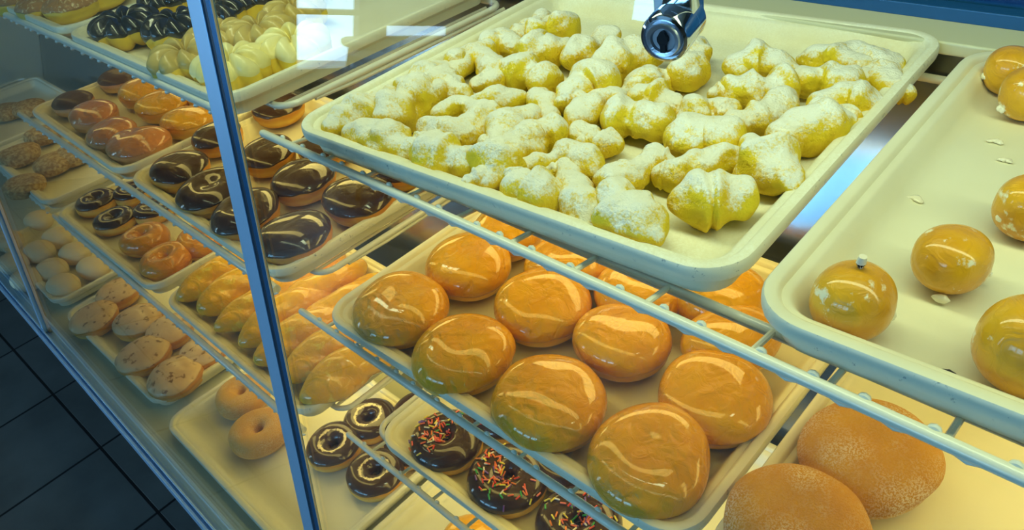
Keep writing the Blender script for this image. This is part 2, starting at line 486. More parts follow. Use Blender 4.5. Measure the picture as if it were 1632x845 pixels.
cpart(MB().box((-.95, .475, Z(-.36)), (3.8, .64, .03)), 'case_roof', 'aluminium', smooth=False)
for xe in (-2.86, .96):
    cpart(MB().box((xe, .455, (Z(-.36) + .4) / 2), (.012, .66, Z(-.36) - .4)), 'end_panel', 'aluminium', smooth=False)

# sliding-door lock on the right glass
lk = thing('showcase_lock', 'round chrome key lock on its housing, fixed to the right glass panel', 'lock', (-.1590, .2300, Z(.1105)))
lk.rotation_euler = (GANG * .6, 0, math.radians(12))


def disc(m, prof, n=40):
    """lathe about the local y axis; prof = (radius, y)"""
    L = [[(r * math.cos(a), y, r * math.sin(a)) for a in np.linspace(0, 2 * math.pi, n, endpoint=False)] for r, y in prof]
    return m.loops(L, True, True)


disc(MB(), [(.0090, .020), (.0098, .019), (.0098, .002), (.0093, .0006), (.0082, 0.), (.0076, .0012)]).build('lock_barrel', 'chrome', lk)
disc(MB(), [(.0070, .004), (.0070, -.0002), (.0064, -.0010), (.0050, -.0006), (.0044, .0004)]).build('lock_face', 'chrome_satin', lk)
lkf = [c for c in lk.children if c.name.startswith('lock_face')][0]
m = MB(); L = []
for y in (-.0012, .003):
    L.append([(.0017 * math.cos(a) * (1.25 if abs(math.sin(a)) < .5 else 1), y, .0006 + .0034 * math.sin(a)) for a in np.linspace(0, 2 * math.pi, 22, endpoint=False)])
m.loops(L, True, True)
m.box((0, .0005, -.0030), (.0020, .0035, .0034)); m.build('keyhole', 'black_slot', lkf)
m = MB(); rr = .0080; L = []
for y, s_ in ((.010, .93), (.011, 1), (.0215, 1), (.0225, .93)):
    L.append([(rr * s_ * math.cos(a), y, rr * s_ * math.sin(a)) for a in np.linspace(-math.pi, 0, 16)] + [(rr * s_, y, .055), (-rr * s_, y, .055)])
m.loops(L, True, True).build('lock_housing', 'chrome', lk, bevel=.0006)

# ------------------------------------------------------------------ wire shelves
TIER = {'A': .293, 'B': .513, 'C': .733, 'D': .952}
WIREY = {'A': .2950, 'B': .2630, 'C': .2600, }
DEPTH = {'A': .41, 'B': .335, 'C': .270}


def rrect(x0, x1, y0, y1, r, n=6):
    P = []
    for cx, cy, a0 in ((x1 - r, y0 + r, -90), (x1 - r, y1 - r, 0), (x0 + r, y1 - r, 90), (x0 + r, y0 + r, 180)):
        P += [(cx + r * math.cos(math.radians(a0 + 90 * i / n)), cy + r * math.sin(math.radians(a0 + 90 * i / n))) for i in range(n + 1)]
    return P


def shelf(tier, x0, x1, stub, yw, label, tight=False):
    h = TIER[tier] + .034; z = Z(h); d = DEPTH[tier]
    t = thing('wire_shelf', label, 'wire shelf', ((x0 + x1) / 2, yw, z), 0, 'white wire shelves of the case')
    cx = (x0 + x1) / 2
    # front rail with the rough nubs where the cross wires were welded on
    m = MB(); zf = .006 if not tight else .020
    m.tube([(x0 - cx - stub, 0, zf), (x0 - cx - stub + .003, 0, zf), (x1 - cx, 0, zf)], [.0032, .0042, .0042] if not tight else .0056, 12)
    o = m.build('front_rail', 'wire_epoxy', t)
    n = int((x1 - x0) / .034)
    m = MB(); rnd = random.Random(tier)
    for i in range(n):
        x = x0 - cx + .02 + i * .034 + rnd.uniform(-.006, .006)
        if not tight: m.tube([(x - .0030, .0024, zf + .0028), (x - .0018, .0028, zf + .0036), (x, .0030, zf + .0040), (x + .0018, .0028, zf + .0036), (x + .0030, .0024, zf + .0028)], [.0010, .0018, .0021, .0018, .0010], 8)
        m.tube([(x + .012, -.001, zf - .0036), (x + .018, -.001 - (.003 if tight else 0), zf - .0046), (x + .024, -.001, zf - .0036)], [.001, .0018 if not tight else .0028, .001], 8)
    m.build('weld_nubs', 'wire_epoxy', t)['kind'] = 'stuff'
    fy = .060 if tight else .030
    P = rrect(x0 - cx, x1 - cx, fy, d, .022)
    MB().tube([(p[0], p[1], 0) for p in P], .0040, 12, closed=True).build('frame_rail', 'wire_epoxy', t)
    for i in range(40):
        x = x0 + .030 + i * .0605
        if x > x1 - .01: break
        for gap in (-.1665, -.452 - .75, -1.7165):           # the wires keep clear of the slots between trays
            if abs(x - gap) < .014: x = gap + .020
        x -= cx
        MB().tube([(x, .001, zf), (x, fy - .002, .002), (x, fy + .01, -.005), (x, d - .01, -.005)] if not tight else [(x, fy, -.005), (x, d - .01, -.005)], .0022, 8).build('cross_wire', 'wire_epoxy', t)
    for s_ in (-1, 1):
        xx = (x0 if s_ < 0 else x1) - cx - s_ * -.006 * 1
        MB().tube([((x0 - cx + .0) if s_ < 0 else (x1 - cx), .10, -.004), ((x0 - cx) if s_ < 0 else (x1 - cx), .16, -.007), ((x0 - cx) if s_ < 0 else (x1 - cx), d, -.007)], .003, 8).build('bracket', 'wire_epoxy', t)
    return t


TN = {'A': 'topmost', 'B': 'second', 'C': 'third'}
for tr in 'ABC':
    yw = WIREY[tr]; yl = {'A': .2870, 'B': .2610, 'C': .2200}[tr]
    shelf(tr, -.675, .42, .021, yw, {'A': 'white wire shelf on the right under the powdered crullers', 'B': 'white wire shelf on the right under the large amber glazed donuts', 'C': 'white wire shelf on the right under the sprinkled chocolate donuts'}[tr])
    shelf(tr, -1.700, -.738, .0, yl, {'A': 'white wire shelf left of the post under the iced french crullers', 'B': 'white wire shelf left of the post under the shiny chocolate donuts', 'C': 'white wire shelf left of the post under the golden twists'}[tr], True)
    if tr != 'B': shelf(tr, -2.80, -1.745, .0, yl, {'A': 'white wire shelf beyond the far post, topmost', 'B': 'empty white wire shelf beyond the far post', 'C': 'white wire shelf beyond the far post under the crumb donuts'}[tr], True)


# ------------------------------------------------------------------ trays
def tray(label, tier, x0, x1, yl, yr, depth, mat='melamine', group='cream serving trays'):
    """x0,x1: outer rim; yl,yr: y of the left and right front corner"""
    W = x1 - x0; yaw = math.atan2(yr - yl, W)
    t = thing('serving_tray', label, 'tray', ((x0 + x1) / 2, (yl + yr) / 2, Z(TIER[tier]) - .030), yaw, group)
    t.location.x -= math.sin(yaw) * 0; rc = .036
    prof = [(.0125, .001), (.0105, .012), (.004, .0165), (.0008, .019), (0., .0225), (.0002, .0278), (.0014, .0296), (.0035, .0300), (.0075, .0299), (.0092, .0290),
            (.0104, .0268), (.0112, .0256), (.0150, .0252), (.0176, .0236), (.0230, .0130), (.0272, .0078), (.034, .0056), (.045, .0050)]

    def lp(d, z):
        return [(x, y, z) for x, y in rrect(-W / 2 + d, W / 2 - d, d, depth - d, max(rc - d, .007), 8)]
    L = [lp(*p) for p in prof]
    m = MB(); m.loops(L, True, False)
    m.loops([lp(.0125, .001), lp(.018, 0.)], True)
    o = m.build('tray_shell', mat, t)
    o.data.materials.append(MATS['rim_wear'])
    n = len(L[0])
    for i in range(3 * n, 6 * n): o.data.polygons[i].material_index = 1
    return t


H0 = lambda tier: Z(TIER[tier]) - .0245       # top of a tray's floor
tray('cream tray dusted with sugar, holding the powdered crullers', 'A', -.630, -.173, .2915, .3145, .415, 'melamine_with_sugar')
tray('nearly empty pale tray at the right with scattered glazed donut holes', 'A', -.158, .300, .3000, .3140, .412)
tray('pale tray of iced french crullers on the top shelf behind the post', 'A', -1.214, -.747, .288, .287, .415)
tray('pale tray at the top left corner holding nut-topped donuts', 'A', -1.690, -1.228, .290, .288, .415)
tray('cream tray holding the large amber glazed donuts', 'B', -.640, -.171, .2600, .2660, .345)
tray('cream tray at the bottom right holding two large sugared donuts', 'B', -.163, .300, .2650, .2700, .345)
tray('cream tray of shiny chocolate donuts crossed by the post', 'B', -1.191, -.741, .2690, .2660, .345)
tray('cream tray of orange glazed buns and two chocolate ovals, left end of second tier', 'B', -1.672, -1.213, .2720, .2660, .345)
tray('cream tray with sprinkled chocolate rings', 'C', -.642, -.175, .2700, .2760, .285)
tray('cream tray full of golden glazed twists', 'C', -1.186, -.746, .2290, .2270, .285)
tray('cream tray of chocolate and plain glazed rings under the orange buns', 'C', -1.690, -1.224, .2200, .2250, .285)
tray('dim tray of crumb donuts beyond the left edge of the orange bun tray', 'C', -2.185, -1.745, .2200, .2200, .285)
tray('dim tray with crumb donuts, farther left of the first crumb tray', 'C', -2.66, -2.215, .2200, .2200, .285)
tray('cream tray of tan iced donuts with cinnamon flecks on the bottom deck', 'D', -1.690, -1.224, .130, .139, .305)
tray('cream tray on the bottom deck with sugar rings and marbled chocolate rings', 'D', -1.176, -.704, .128, .128, .305)
tray('almost bare cream tray on the bottom deck under the sprinkled rings', 'D', -.690, -.235, .128, .128, .305)
tray('dim tray of smooth powdered buns behind the far post', 'D', -2.185, -1.742, .130, .130, .305)


# ------------------------------------------------------------------ pastry surfaces
def waves(P, seed, freq, n=7):
    r = np.random.RandomState(seed); out = 0
    for i in range(n):
        d = r.normal(size=3); d /= np.linalg.norm(d)
        out = out + np.sin((P @ d) * freq * r.uniform(.6, 1.6) + r.uniform(0, 6.28))
    return out / n ** .5


def gridmesh(name, P, mat, parent, pole=False):
    """P[nu][ns][3], closed in u; pole: first and last s columns are poles"""
    nu, ns = P.shape[:2]; m = MB()
    m.v = [tuple(map(float, p)) for p in P.reshape(-1, 3)]
    for i in range(nu):
        j = (i + 1) % nu
        for k in range(ns - 1):
            m.f.append((i * ns + k, i * ns + k + 1, j * ns + k + 1, j * ns + k))
    me = bpy.data.meshes.new(name); me.from_pydata(m.v, [], m.f); me.update()
    o = bpy.data.objects.new(name, me); COL.objects.link(o); me.materials.append(MATS[mat])
    me.polygons.foreach_set('use_smooth', [True] * len(me.polygons))
    if parent: o.parent = parent
    if pole:
        import bmesh
        bm = bmesh.new(); bm.from_mesh(me); bmesh.ops.remove_doubles(bm, verts=bm.verts, dist=1e-6); bmesh.ops.recalc_face_normals(bm, faces=bm.faces); bm.to_mesh(me); bm.free()
        me.polygons.foreach_set('use_smooth', [True] * len(me.polygons))
    return o


def wav_u(u, seed, amp, k=(2, 3, 5, 8, 13)):
    r = np.random.RandomState(seed + 99)
    return amp * sum(np.sin(q * u + r.uniform(0, 6.28)) * r.uniform(.4, 1) / (1 + .12 * q) for q in k) / len(k) ** .5


def round_pts(u, a, R, H, sx, sy, seed, lump, dimple, off=0., waist=.05, pw=.62):
    sa, ca = np.sin(a), np.cos(a)
    zz = H * .5 * (1 + np.sign(ca) * np.abs(ca) ** .80)
    r = R * np.abs(sa) ** pw
    r = r * (1 - waist * np.exp(-((zz / H - .38) / .07) ** 2)) * (1 - .10 * np.clip(.4 - zz / H, 0, 1))
    zz = zz - dimple * np.exp(-(r / (.33 * R)) ** 2) * (ca > 0)
    P = np.stack([(r + off * sa) * np.cos(u) * sx, (r + off * sa) * np.sin(u) * sy, zz + off * np.where(ca > -.3, np.clip(ca, 0, 1), 0)], -1)
    w = waves(P, seed, 42) * lump + waves(P, seed + 5, 95) * lump * .35
    d = np.stack([np.cos(u) * sa, np.sin(u) * sa, np.clip(ca, 0, 1)], -1)
    P = P + d * w[..., None]
    P[..., 2] = np.maximum(P[..., 2], 0)
    return P


def round_donut(par, body, top, R, H, seed, sx=1., sy=1., lump=.0012, dimple=0., cover=.47, edge=.03, thick=.0013, icing_name='glaze', waist=.05, pw=.74, nu=56, ns=30):
    u = np.linspace(0, 2 * math.pi, nu, endpoint=False)[:, None] * np.ones((1, ns))
    s = np.linspace(0, 1, ns)[None] * np.ones((nu, 1))
    gridmesh('dough', round_pts(u, s * math.pi, R, H, sx, sy, seed, lump, dimple, 0, waist, pw), body, par, True)
    if top:
        sb = cover + wav_u(u, seed, edge)
        a = s * sb * math.pi
        off = thick * np.where(s > .93, (1 - s) / .07 * 1.4 - .3, 1.)
        gridmesh(icing_name, round_pts(u, a, R, H, sx, sy, seed, lump, dimple, off, waist, pw), top, par, False)


def ring_pts(u, ph, Rm, rt, H, sx, sy, seed, lump, off=0., ridges=0, rid=0., tw=1.3, bias=.0):
    c, s_ = np.cos(ph), np.sin(ph)
    k = 1 + 0 * u
    if ridges:
        g = np.abs(np.sin(.5 * (ridges * u + tw * ph)))
        k = 1 - rid + rid * 1.25 * g ** .8
    rr = rt * k + off
    x = Rm + rr * np.sign(c) * np.abs(c) ** .92
    hh = H * .5
    zz = hh + (hh * k + off) * np.sign(s_) * np.abs(s_) ** .85
    P = np.stack([x * np.cos(u) * sx, x * np.sin(u) * sy, zz], -1)
    w = waves(P, seed, 45) * lump + waves(P, seed + 3, 110) * lump * .35
    d = np.stack([np.cos(u) * c, np.sin(u) * c, s_], -1)
    P = P + d * w[..., None]
    P[..., 2] = np.maximum(P[..., 2], 0)
    return P


def ring_donut(par, body, top, R, H, seed, sx=1., sy=1., hole=.20, lump=.001, lo_=4, hi_=196, edge=9, thick=.0016, ridges=0, rid=0., icing_name='icing', nu=72, ns=26, tw=1.3):
    Rm = R * (1 + hole) / 2; rt = R * (1 - hole) / 2
    if ridges: nu = 144
    u = np.linspace(0, 2 * math.pi, nu, endpoint=False)[:, None] * np.ones((1, ns))
    ph = np.linspace(-math.pi, math.pi, ns)[None] * np.ones((nu, 1))
    gridmesh('dough', ring_pts(u, ph, Rm, rt, H, sx, sy, seed, lump, 0, ridges, rid * .8, tw), body, par)
    if top:
        s = np.linspace(0, 1, ns)[None] * np.ones((nu, 1))
        a0 = np.radians(lo_ + wav_u(u, seed, edge) * 1.); a1 = np.radians(hi_ + wav_u(u, seed + 7, edge))
        a = a0 + (a1 - a0) * s
        off = thick * np.where(s < .07, s / .07 * 1.4 - .4, np.where(s > .93, (1 - s) / .07 * 1.4 - .4, 1.))
        gridmesh(icing_name, ring_pts(u, a, Rm, rt, H, sx, sy, seed, lump, off, ridges, rid, tw), top, par)
    return Rm, rt


def spline(P, n):
    P = [np.array(p, float) for p in P]
    if len(P) == 2: P = [P[0], (P[0] + P[1]) / 2, P[1]]
    Q = [2 * P[0] - P[1]] + P + [2 * P[-1] - P[-2]]
    out = []
    for t in np.linspace(0, len(P) - 1 - 1e-6, n):
        i = int(t); f = t - i; a, b, c, d = Q[i:i + 4]
        out.append(.5 * ((2 * b) + (c - a) * f + (2 * a - 5 * b + 4 * c - d) * f * f + (3 * b - a - 3 * c + d) * f ** 3))
    return np.array(out)


def sausage(name, par, pts, r, mat, seed, lump=.12, zsc=1., strand=0, turns=0., z0=0., ns=36, nt=40, p=3.2, lobes=None):
    """closed bent roll of dough; pts in local xy, r = half width"""
    C = spline(pts, nt)
    T = np.gradient(C, axis=0)[:, :2]; T /= np.linalg.norm(T, axis=1)[:, None]
    # extend ends by r
    t = np.linspace(-1, 1, nt)
    L = np.linalg.norm(np.diff(C, axis=0), axis=1).sum() / 2 + 1e-9
    C2 = C.copy(); C2[:, :2] += T * (np.sign(t) * np.abs(t) ** 3 * r * .75)[:, None]
    t = np.sin(t * math.pi / 2)
    idx = np.interp((t + 1) / 2 * (nt - 1), np.arange(nt), np.arange(nt))
    C2 = np.stack([np.interp(idx, np.arange(nt), C2[:, k]) for k in range(3)], 1)
    Tx = np.stack([np.interp(idx, np.arange(nt), T[:, k]) for k in range(2)], 1); Tx /= np.linalg.norm(Tx, axis=1)[:, None]
    N = np.stack([-Tx[:, 1], Tx[:, 0], 0 * t], 1)
    prof = np.clip(1 - np.abs(t) ** p, 0, 1) ** .5
    rnd = np.random.RandomState(seed)
    prof = prof * (1 + lump * .7 * (np.sin(t * rnd.uniform(2, 5) + rnd.uniform(0, 6)) + .6 * np.sin(t * rnd.uniform(6, 9) + rnd.uniform(0, 6))))
    th = np.linspace(0, 2 * math.pi, ns, endpoint=False)
    rad = np.ones((ns, nt))
    if strand:
        rad = .86 + .22 * np.abs(np.cos((strand * (th[:, None]) - turns * math.pi * t[None]) / 1.0 / 1)) ** .8
    rr = r * prof[None] * rad
    P = C2[None] + N[None] * (rr * np.cos(th)[:, None])[..., None]
    P[..., 2] = P[..., 2] + rr * np.sin(th)[:, None] * zsc + r * zsc * .92
    w = waves(P, seed, 1.6 / r, 6) * lump * r * .55 + waves(P, seed + 1, 4.2 / r, 6) * lump * r * .34 + waves(P, seed + 2, 10. / r, 6) * lump * r * .10
    D = N[None] * np.cos(th)[:, None, None]; D[..., 2] += np.sin(th)[:, None]
    P = P + D * (w * np.minimum(prof[None] * 2, 1))[..., None]
    P[..., 2] = np.maximum(P[..., 2], 0) + z0
    return gridmesh(name, P, mat, par, True)


_seed = [10]


def sd(): _seed[0] += 1; return _seed[0]


def place(tier, px, py, hc):
    """base point of a pastry whose middle (hc above the tray floor) shows at px, py"""
    p = on(px, py, H0(tier) + hc); p[2] = H0(tier); return p


# ------------------------------------------------------------------ powdered crullers on the top tray
PG = 'powdered crullers on the sugar-dusted tray'
PW = [  # name-free rows: polyline in pixels, width in pixels, label
    ([(523, 208), (548, 196), (578, 180)], 50, 'small powdered cruller in the left front corner of the dusted tray'),
    ([(578, 165), (612, 150)], 44, 'yellow torn-ended powdered cruller by the left rim behind the corner one'),
    ([(568, 212), (612, 222), (655, 238)], 52, 'long powdered cruller along the front rim, second from the left corner'),
    ([(622, 188), (650, 168), (676, 152)], 58, 'smooth oval powdered cruller, whitest one near the left rim'),
    ([(634, 132), (664, 118), (692, 103)], 42, 'slender powdered cruller lying along the left rim'),
    ([(698, 125), (716, 138), (736, 148)], 44, 'powdered cruller with a hooked top behind the white oval one'),
    ([(682, 200), (712, 212), (745, 208), (768, 185), (742, 165), (705, 175)], 46, 'curled C-shaped powdered cruller left of the middle'),
    ([(672, 252), (706, 257), (738, 262)], 60, 'stout powdered roll at the front rim under the curled one'),
    ([(706, 92), (728, 84), (752, 74)], 40, 'thin powdered cruller at the far left rim'),
    ([(728, 110), (742, 88), (772, 92), (786, 116), (765, 128)], 38, 'powdered cruller bent like a horseshoe with a bright yellow inside'),
    ([(762, 72), (790, 60), (812, 72)], 36, 'brownish powdered cruller behind the horseshoe one'),
    ([(842, 80), (868, 84), (896, 78)], 46, 'front lobe-shaped powdered cruller of the far pair left of the wedge'),
    ([(854, 52), (880, 42), (900, 48)], 42, 'powdered cruller at the back leaning on the far pair'),
    ([(806, 52), (828, 42), (856, 20)], 30, 'farthest narrow powdered cruller at the back left'),
    ([(912, 92), (938, 78), (966, 62)], 50, 'wedge-shaped powdered cruller standing apart behind the middle'),
    ([(962, 108), (1000, 98), (1042, 84)], 56, 'large smooth powdered cruller just left of the lock'),
    ([(1092, 118), (1102, 96), (1112, 76)], 46, 'upright yellow powdered cruller directly under the lock'),
    ([(812, 112), (840, 116), (870, 126)], 50, 'pinkish powdered cruller behind the small upright one'),
    ([(760, 160), (792, 158), (824, 152)], 40, 'low crumbly powdered cruller between the curled one and the upright one'),
    ([(856, 142), (866, 160), (876, 178)], 34, 'small upright stub of a powdered cruller left of the middle'),
    ([(905, 158), (925, 142), (962, 132)], 56, 'domed powdered cruller right of the small upright stub'),
    ([(1000, 138), (1034, 126), (1072, 116)], 40, 'slim powdered cruller below the one left of the lock'),
    ([(1018, 152), (1048, 154), (1078, 162)], 46, 'powdered cruller with a notched top under the slim one'),
    ([(922, 190), (948, 168), (980, 154)], 48, 'slanting powdered cruller in the middle of the pile'),
    ([(792, 226), (812, 200), (842, 178)], 46, 'long slanting powdered cruller right of the curled one'),
    ([(820, 240), (850, 218), (884, 208)], 54, 'broad powdered cruller joined to the squat one at the front'),
    ([(774, 290), (788, 268), (800, 248)], 66, 'squat rough powdered cruller standing by the front rim'),
    ([(922, 205), (948, 216), (972, 222)], 44, 'very white frayed powdered cruller in the middle'),
    ([(978, 186), (1016, 190), (1052, 196)], 54, 'powdered cruller with a drooping lower corner in the centre'),
    ([(842, 258), (880, 252), (912, 244), (940, 262)], 44, 'Y-shaped powdered cruller in the front middle'),
    ([(822, 300), (848, 306), (870, 314)], 62, 'blunt yellow-sided powdered cruller at the front rim'),
    ([(902, 262), (916, 300), (930, 340)], 50, 'powdered cruller pointing straight at the front rim'),
    ([(972, 286), (1005, 274), (1044, 246)], 50, 'powdered cruller with a raised right end, front right of the middle'),
    ([(978, 318), (1002, 344), (1032, 372)], 76, 'blocky powdered cruller nearest the front rim'),
    ([(1086, 220), (1124, 216), (1160, 222)], 62, 'bright yellow powdered roll with a cap of sugar, right of the middle'),
    ([(1092, 178), (1128, 166), (1164, 166)], 38, 'low grey-white powdered cruller behind the capped roll'),
    ([(1168, 192), (1208, 184), (1256, 158)], 50, 'dog-bone powdered cruller on the right side'),
    ([(1076, 272), (1112, 262), (1160, 246)], 56, 'cracked powdered cruller with torn sugar crust'),
    ([(1098, 322), (1134, 318), (1174, 318)], 74, 'big split powdered cruller at the front right with a green-yellow underside'),
    ([(1204, 240), (1226, 262), (1252, 290)], 72, 'powdered cruller with a round hole in its end'),
    ([(1250, 216), (1292, 206), (1336, 196)], 66, 'thick powdered cruller by the right rim'),
    ([(1318, 164), (1356, 162), (1394, 168)], 56, 'powdered cruller with a yellow dent against the right rim'),
    ([(1166, 140), (1206, 142), (1248, 132)], 50, 'front one of the two crullers stacked right of the lock'),
    ([(1172, 100), (1214, 96), (1256, 104)], 46, 'back one of the two crullers stacked right of the lock'),
    ([(1284, 128), (1318, 126), (1350, 134)], 52, 'rounded powdered cruller on the right, beside the stacked pair'),
    ([(1290, 88), (1330, 92), (1376, 106)], 44, 'long flat powdered cruller at the back right'),
    ([(1388, 122), (1412, 118), (1436, 140)], 44, 'powdered cruller with a curled open end near the right rim'),
    ([(1366, 70), (1412, 68), (1452, 84), (1466, 112)], 42, 'arched powdered cruller in the far right corner'),
]
for pl, wpx, lab in PW:
    h = H0('A') + .018
    W3 = [on(x, y, h) for x, y in pl]
    c = sum(W3) / len(W3)
    dist = float((c - np.array([0, 0, EYE])) @ M[:, 2])
    r = wpx / 2 * dist / F * 1.26
    r = min(max(r, .0135), .0245)
    # keep the roll inside the tray's walls
    xs = [p[0] for p in W3]; ys = [p[1] for p in W3]
    dx = min(0, (-.188 - r * .75) - max(xs)) + max(0, (-.612 + r * .8) - min(xs))
    yfront = .2915 + (min(xs) + .630) * .05 + .017
    dy = max(0, yfront + r * .6 - min(ys)) + min(0, (.295 + .415 - .030 - r * .8) - max(ys))
    for p in W3 + [c]: p[0] += dx; p[1] += dy
    t = thing('powdered_cruller', lab, 'pastry', (c[0], c[1], H0('A')), 0, PG)
    s0 = sd()
    loc = [(p[0] - c[0], p[1] - c[1], 0) for p in W3]
    sausage('dough', t, loc, r, 'powdered_dough', s0, .24, .95, p=4.5, ns=48, nt=56)
    # a knobbly second lobe grown out of the roll, as the fried batter has
    q = random.Random(s0); a = q.uniform(0, 6.28); pk = loc[q.randrange(len(loc))]
    lobe = [(pk[0] + r * .25 * math.cos(a), pk[1] + r * .25 * math.sin(a), 0), (pk[0] + r * .85 * math.cos(a), pk[1] + r * .85 * math.sin(a), 0)]
    sausage('lobe', t, lobe, r * .52, 'powdered_dough', s0 + 500, .2, 1.05, z0=q.uniform(.0, r * .5), ns=20, nt=18)
    if 'hole in its end' in lab:
        pass

# crumbs of sugar glaze on the nearly bare tray
# ------------------------------------------------------------------ glazed donut holes
HG = 'glazed donut holes on the nearly bare tray'
for px, py, r, sx, sz, lab in [(1360, 476, .0225, .98, .95, 'glazed donut hole with a spike of icing on top, front of the bare tray'),
                               (1523, 409, .0215, 1.08, .90, 'glazed donut hole with white drips on its left side, alone on the bare tray'),
                               (1611, 112, .0200, 1., 1., 'orange glazed donut hole at the back of the bare tray'),
                               (1640, 150, .0200, 1., 1., 'pale glazed donut hole cut by the frame, touching the orange one at the back'),
                               (1646, 330, .0210, 1., 1., 'glazed donut hole just cut off by the right frame edge, halfway back'),
                               (1648, 555, .0235, 1., 1., 'glazed donut hole cut off by the right frame edge, near the front rim')]:
    b = place('A', px, py, r); s0 = sd()
    t = thing('donut_hole', lab, 'donut hole', b, q.uniform(0, 6), HG)
    u = np.linspace(0, 2 * math.pi, 48, endpoint=False)[:, None] * np.ones((1, 28)); s = np.linspace(0, 1, 28)[None] * np.ones((48, 1))
    gridmesh('dough', round_pts(u, s * math.pi, r, 2 * r * sz, sx, 1, s0, .0018, 0, 0, 0, .88), 'hole_glaze', t, True)
    for j in range(3):
        a = 2.1 * j + s0; rr = r * .93
        sausage('glaze_drip', t, [(rr * math.cos(a), rr * math.sin(a), 0), (rr * math.cos(a + .35) * .99, rr * math.sin(a + .35) * .99, 0)], .0022, 'sugar_glaze', s0 + j, .2, 1.3, z0=r * (.05 + .3 * j), ns=12, nt=12)
    if 'spike' in lab:
        MB().tube([(-.001, .002, 2 * r * sz - .009), (-.001, .002, 2 * r * sz + .004), (-.0005, .002, 2 * r * sz + .0085)], [.0042, .0028, .0022], 10).build('glaze_spike', 'sugar_glaze', t)
for px, py, w, lab in [(1455, 320, .010, 'curled flake of dried glaze in the middle of the bare tray'), (1405, 352, .004, 'tiny dark crumb left of the curled glaze flake'),
                       (1512, 596, .006, 'small grey smudge of crumb near the front of the bare tray'), (1585, 228, .009, 'scattered glaze flake below the orange donut hole'),
                       (1602, 258, .008, 'thin glaze flake below the scattered one'), (1355, 545, .006, 'drop of glaze at the foot of the spiked donut hole')]:
    p = on(px, py, H0('A')); s0 = sd()
    o = sausage('glaze_flake', None, [(-w / 2, 0, 0), (0, w * .2, 0), (w / 2, 0, 0)], w * .26, 'black_slot' if 'crumb' in lab else 'sugar_glaze', s0, .4, .5, ns=10, nt=12)
    o.location = (float(p[0]), float(p[1]), H0('A')); tag(o, lab, 'crumb', 'crumbs and glaze flakes on the bare tray')

# ------------------------------------------------------------------ large amber glazed donuts
GG = 'large amber glazed donuts'
for px, py, R, sy, lab in [(640, 500, .0500, 1., 'amber glazed donut nearest the left front corner, wrinkled pale glaze'),
                           (748, 430, .0485, 1., 'smooth amber glazed donut behind the corner one'),
                           (742, 567, .0490, 1., 'amber glazed donut with a central cluster of highlights, second along the front rim'),
                           (866, 494, .0495, 1., 'amber glazed donut in the middle with a pinched left side'),
                           (875, 643, .0515, 1., 'amber glazed donut third along the front rim, with a big square highlight'),
                           (993, 547, .0470, 1., 'amber glazed donut right of the middle, just below the upper rail'),
                           (1138, 640, .0490, 1., 'amber glazed donut nearest the right rim of its tray'),
                           (1035, 738, .0530, .92, 'largest amber glazed donut, in the near right corner of the tray'),
                           (1165, 545, .0460, .78, 'crumpled amber glazed donut partly under the upper rail'),
                           (812, 372, .0450, 1., 'amber glazed donut behind the smooth one, mostly under the upper shelf'),
                           (905, 425, .0450, 1., 'amber glazed donut seen through the rail gap behind the middle one'),
                           (1022, 470, .0440, 1., 'amber glazed donut seen through the rail gap behind the right-middle one'),
                           (1150, 478, .0440, 1., 'amber glazed donut seen through the last rail gap beside the bare tray')]:
    s0 = sd(); q = random.Random(s0)
    t = thing('glazed_donut', lab, 'donut', place('B', px, py, .022), q.uniform(0, 6.28), GG)
    round_donut(t, 'dough_glazed', 'glaze_amber', R * 1.02, .049 + q.uniform(-.002, .003), s0, 1.02, sy, .0024, q.choice([0, .002, .003]), .56, .035, .0012, pw=.72)

# ------------------------------------------------------------------ large sugared donuts
for px, py, R, lab in [(1384, 733, .0505, 'large sugar-crusted donut beside the upper rail in the lower right'),
                       (1268, 848, .0520, 'large sugar-crusted donut cut off by the bottom edge')]:
    s0 = sd()
    t = thing('sugared_donut', lab, 'donut', place('B', px, py, .022), .5 * s0, 'large sugar-crusted donuts')
    round_donut(t, 'sugared_dough', None, R * 1.03, .052, s0, 1.04, .96, .0022, .002, waist=.07)

# ------------------------------------------------------------------ chocolate donuts of the second tier
CG = 'shiny chocolate donuts crossed by the post'
for px, py, R, sy, dim, lab in [(288, 274, .0490, .85, 0, 'shiny chocolate donut at the left rim of the post tray'),
                                (340, 309, .0510, .90, .007, 'dimpled shiny chocolate donut left of the post'),
                                (348, 222, .0440, .85, 0, 'chocolate donut behind the post near the left rim'),
                                (395, 346, .0490, .85, .008, 'chocolate donut half hidden by the post, with a dark dimple'),
                                (471, 380, .0480, .95, 0, 'wrinkled chocolate donut in the near corner with a thin drip'),
                                (486, 290, .0490, .90, 0, 'chocolate donut with a cracked line across its icing'),
                                (430, 250, .0470, .85, 0, 'chocolate donut right behind the post under the top rail end'),
                                (573, 322, .0500, .88, 0, 'chocolate donut nearest the right rim with one wide highlight'),
                                (520, 238, .0460, .9, 0, 'chocolate donut under the upper rail behind the cracked one'),
                                (446, 176, .0450, .9, 0, 'chocolate donut at the back seen below the cruller tray'),
                                (640, 270, .0440, .9, 0, 'chocolate donut at the right rim hidden by the upper shelf')]:
    s0 = sd(); q = random.Random(s0)
    t = thing('chocolate_donut', lab, 'donut', place('B', px, py, .021), -.5 + q.uniform(-.3, .3), CG)
    round_donut(t, 'dough_brown', 'glaze_chocolate', R * 1.04, .044, s0, 1.05, sy * 1.03, .0020, dim, .44, .03, .0016, 'chocolate_icing')
    if 'thin drip' in lab:
        sausage('icing_drip', t, [(R * .85, -R * .30, 0), (R * .95, -R * .42, 0)], .0018, 'glaze_chocolate', s0, .1, 1.2, z0=.013, ns=10, nt=12)

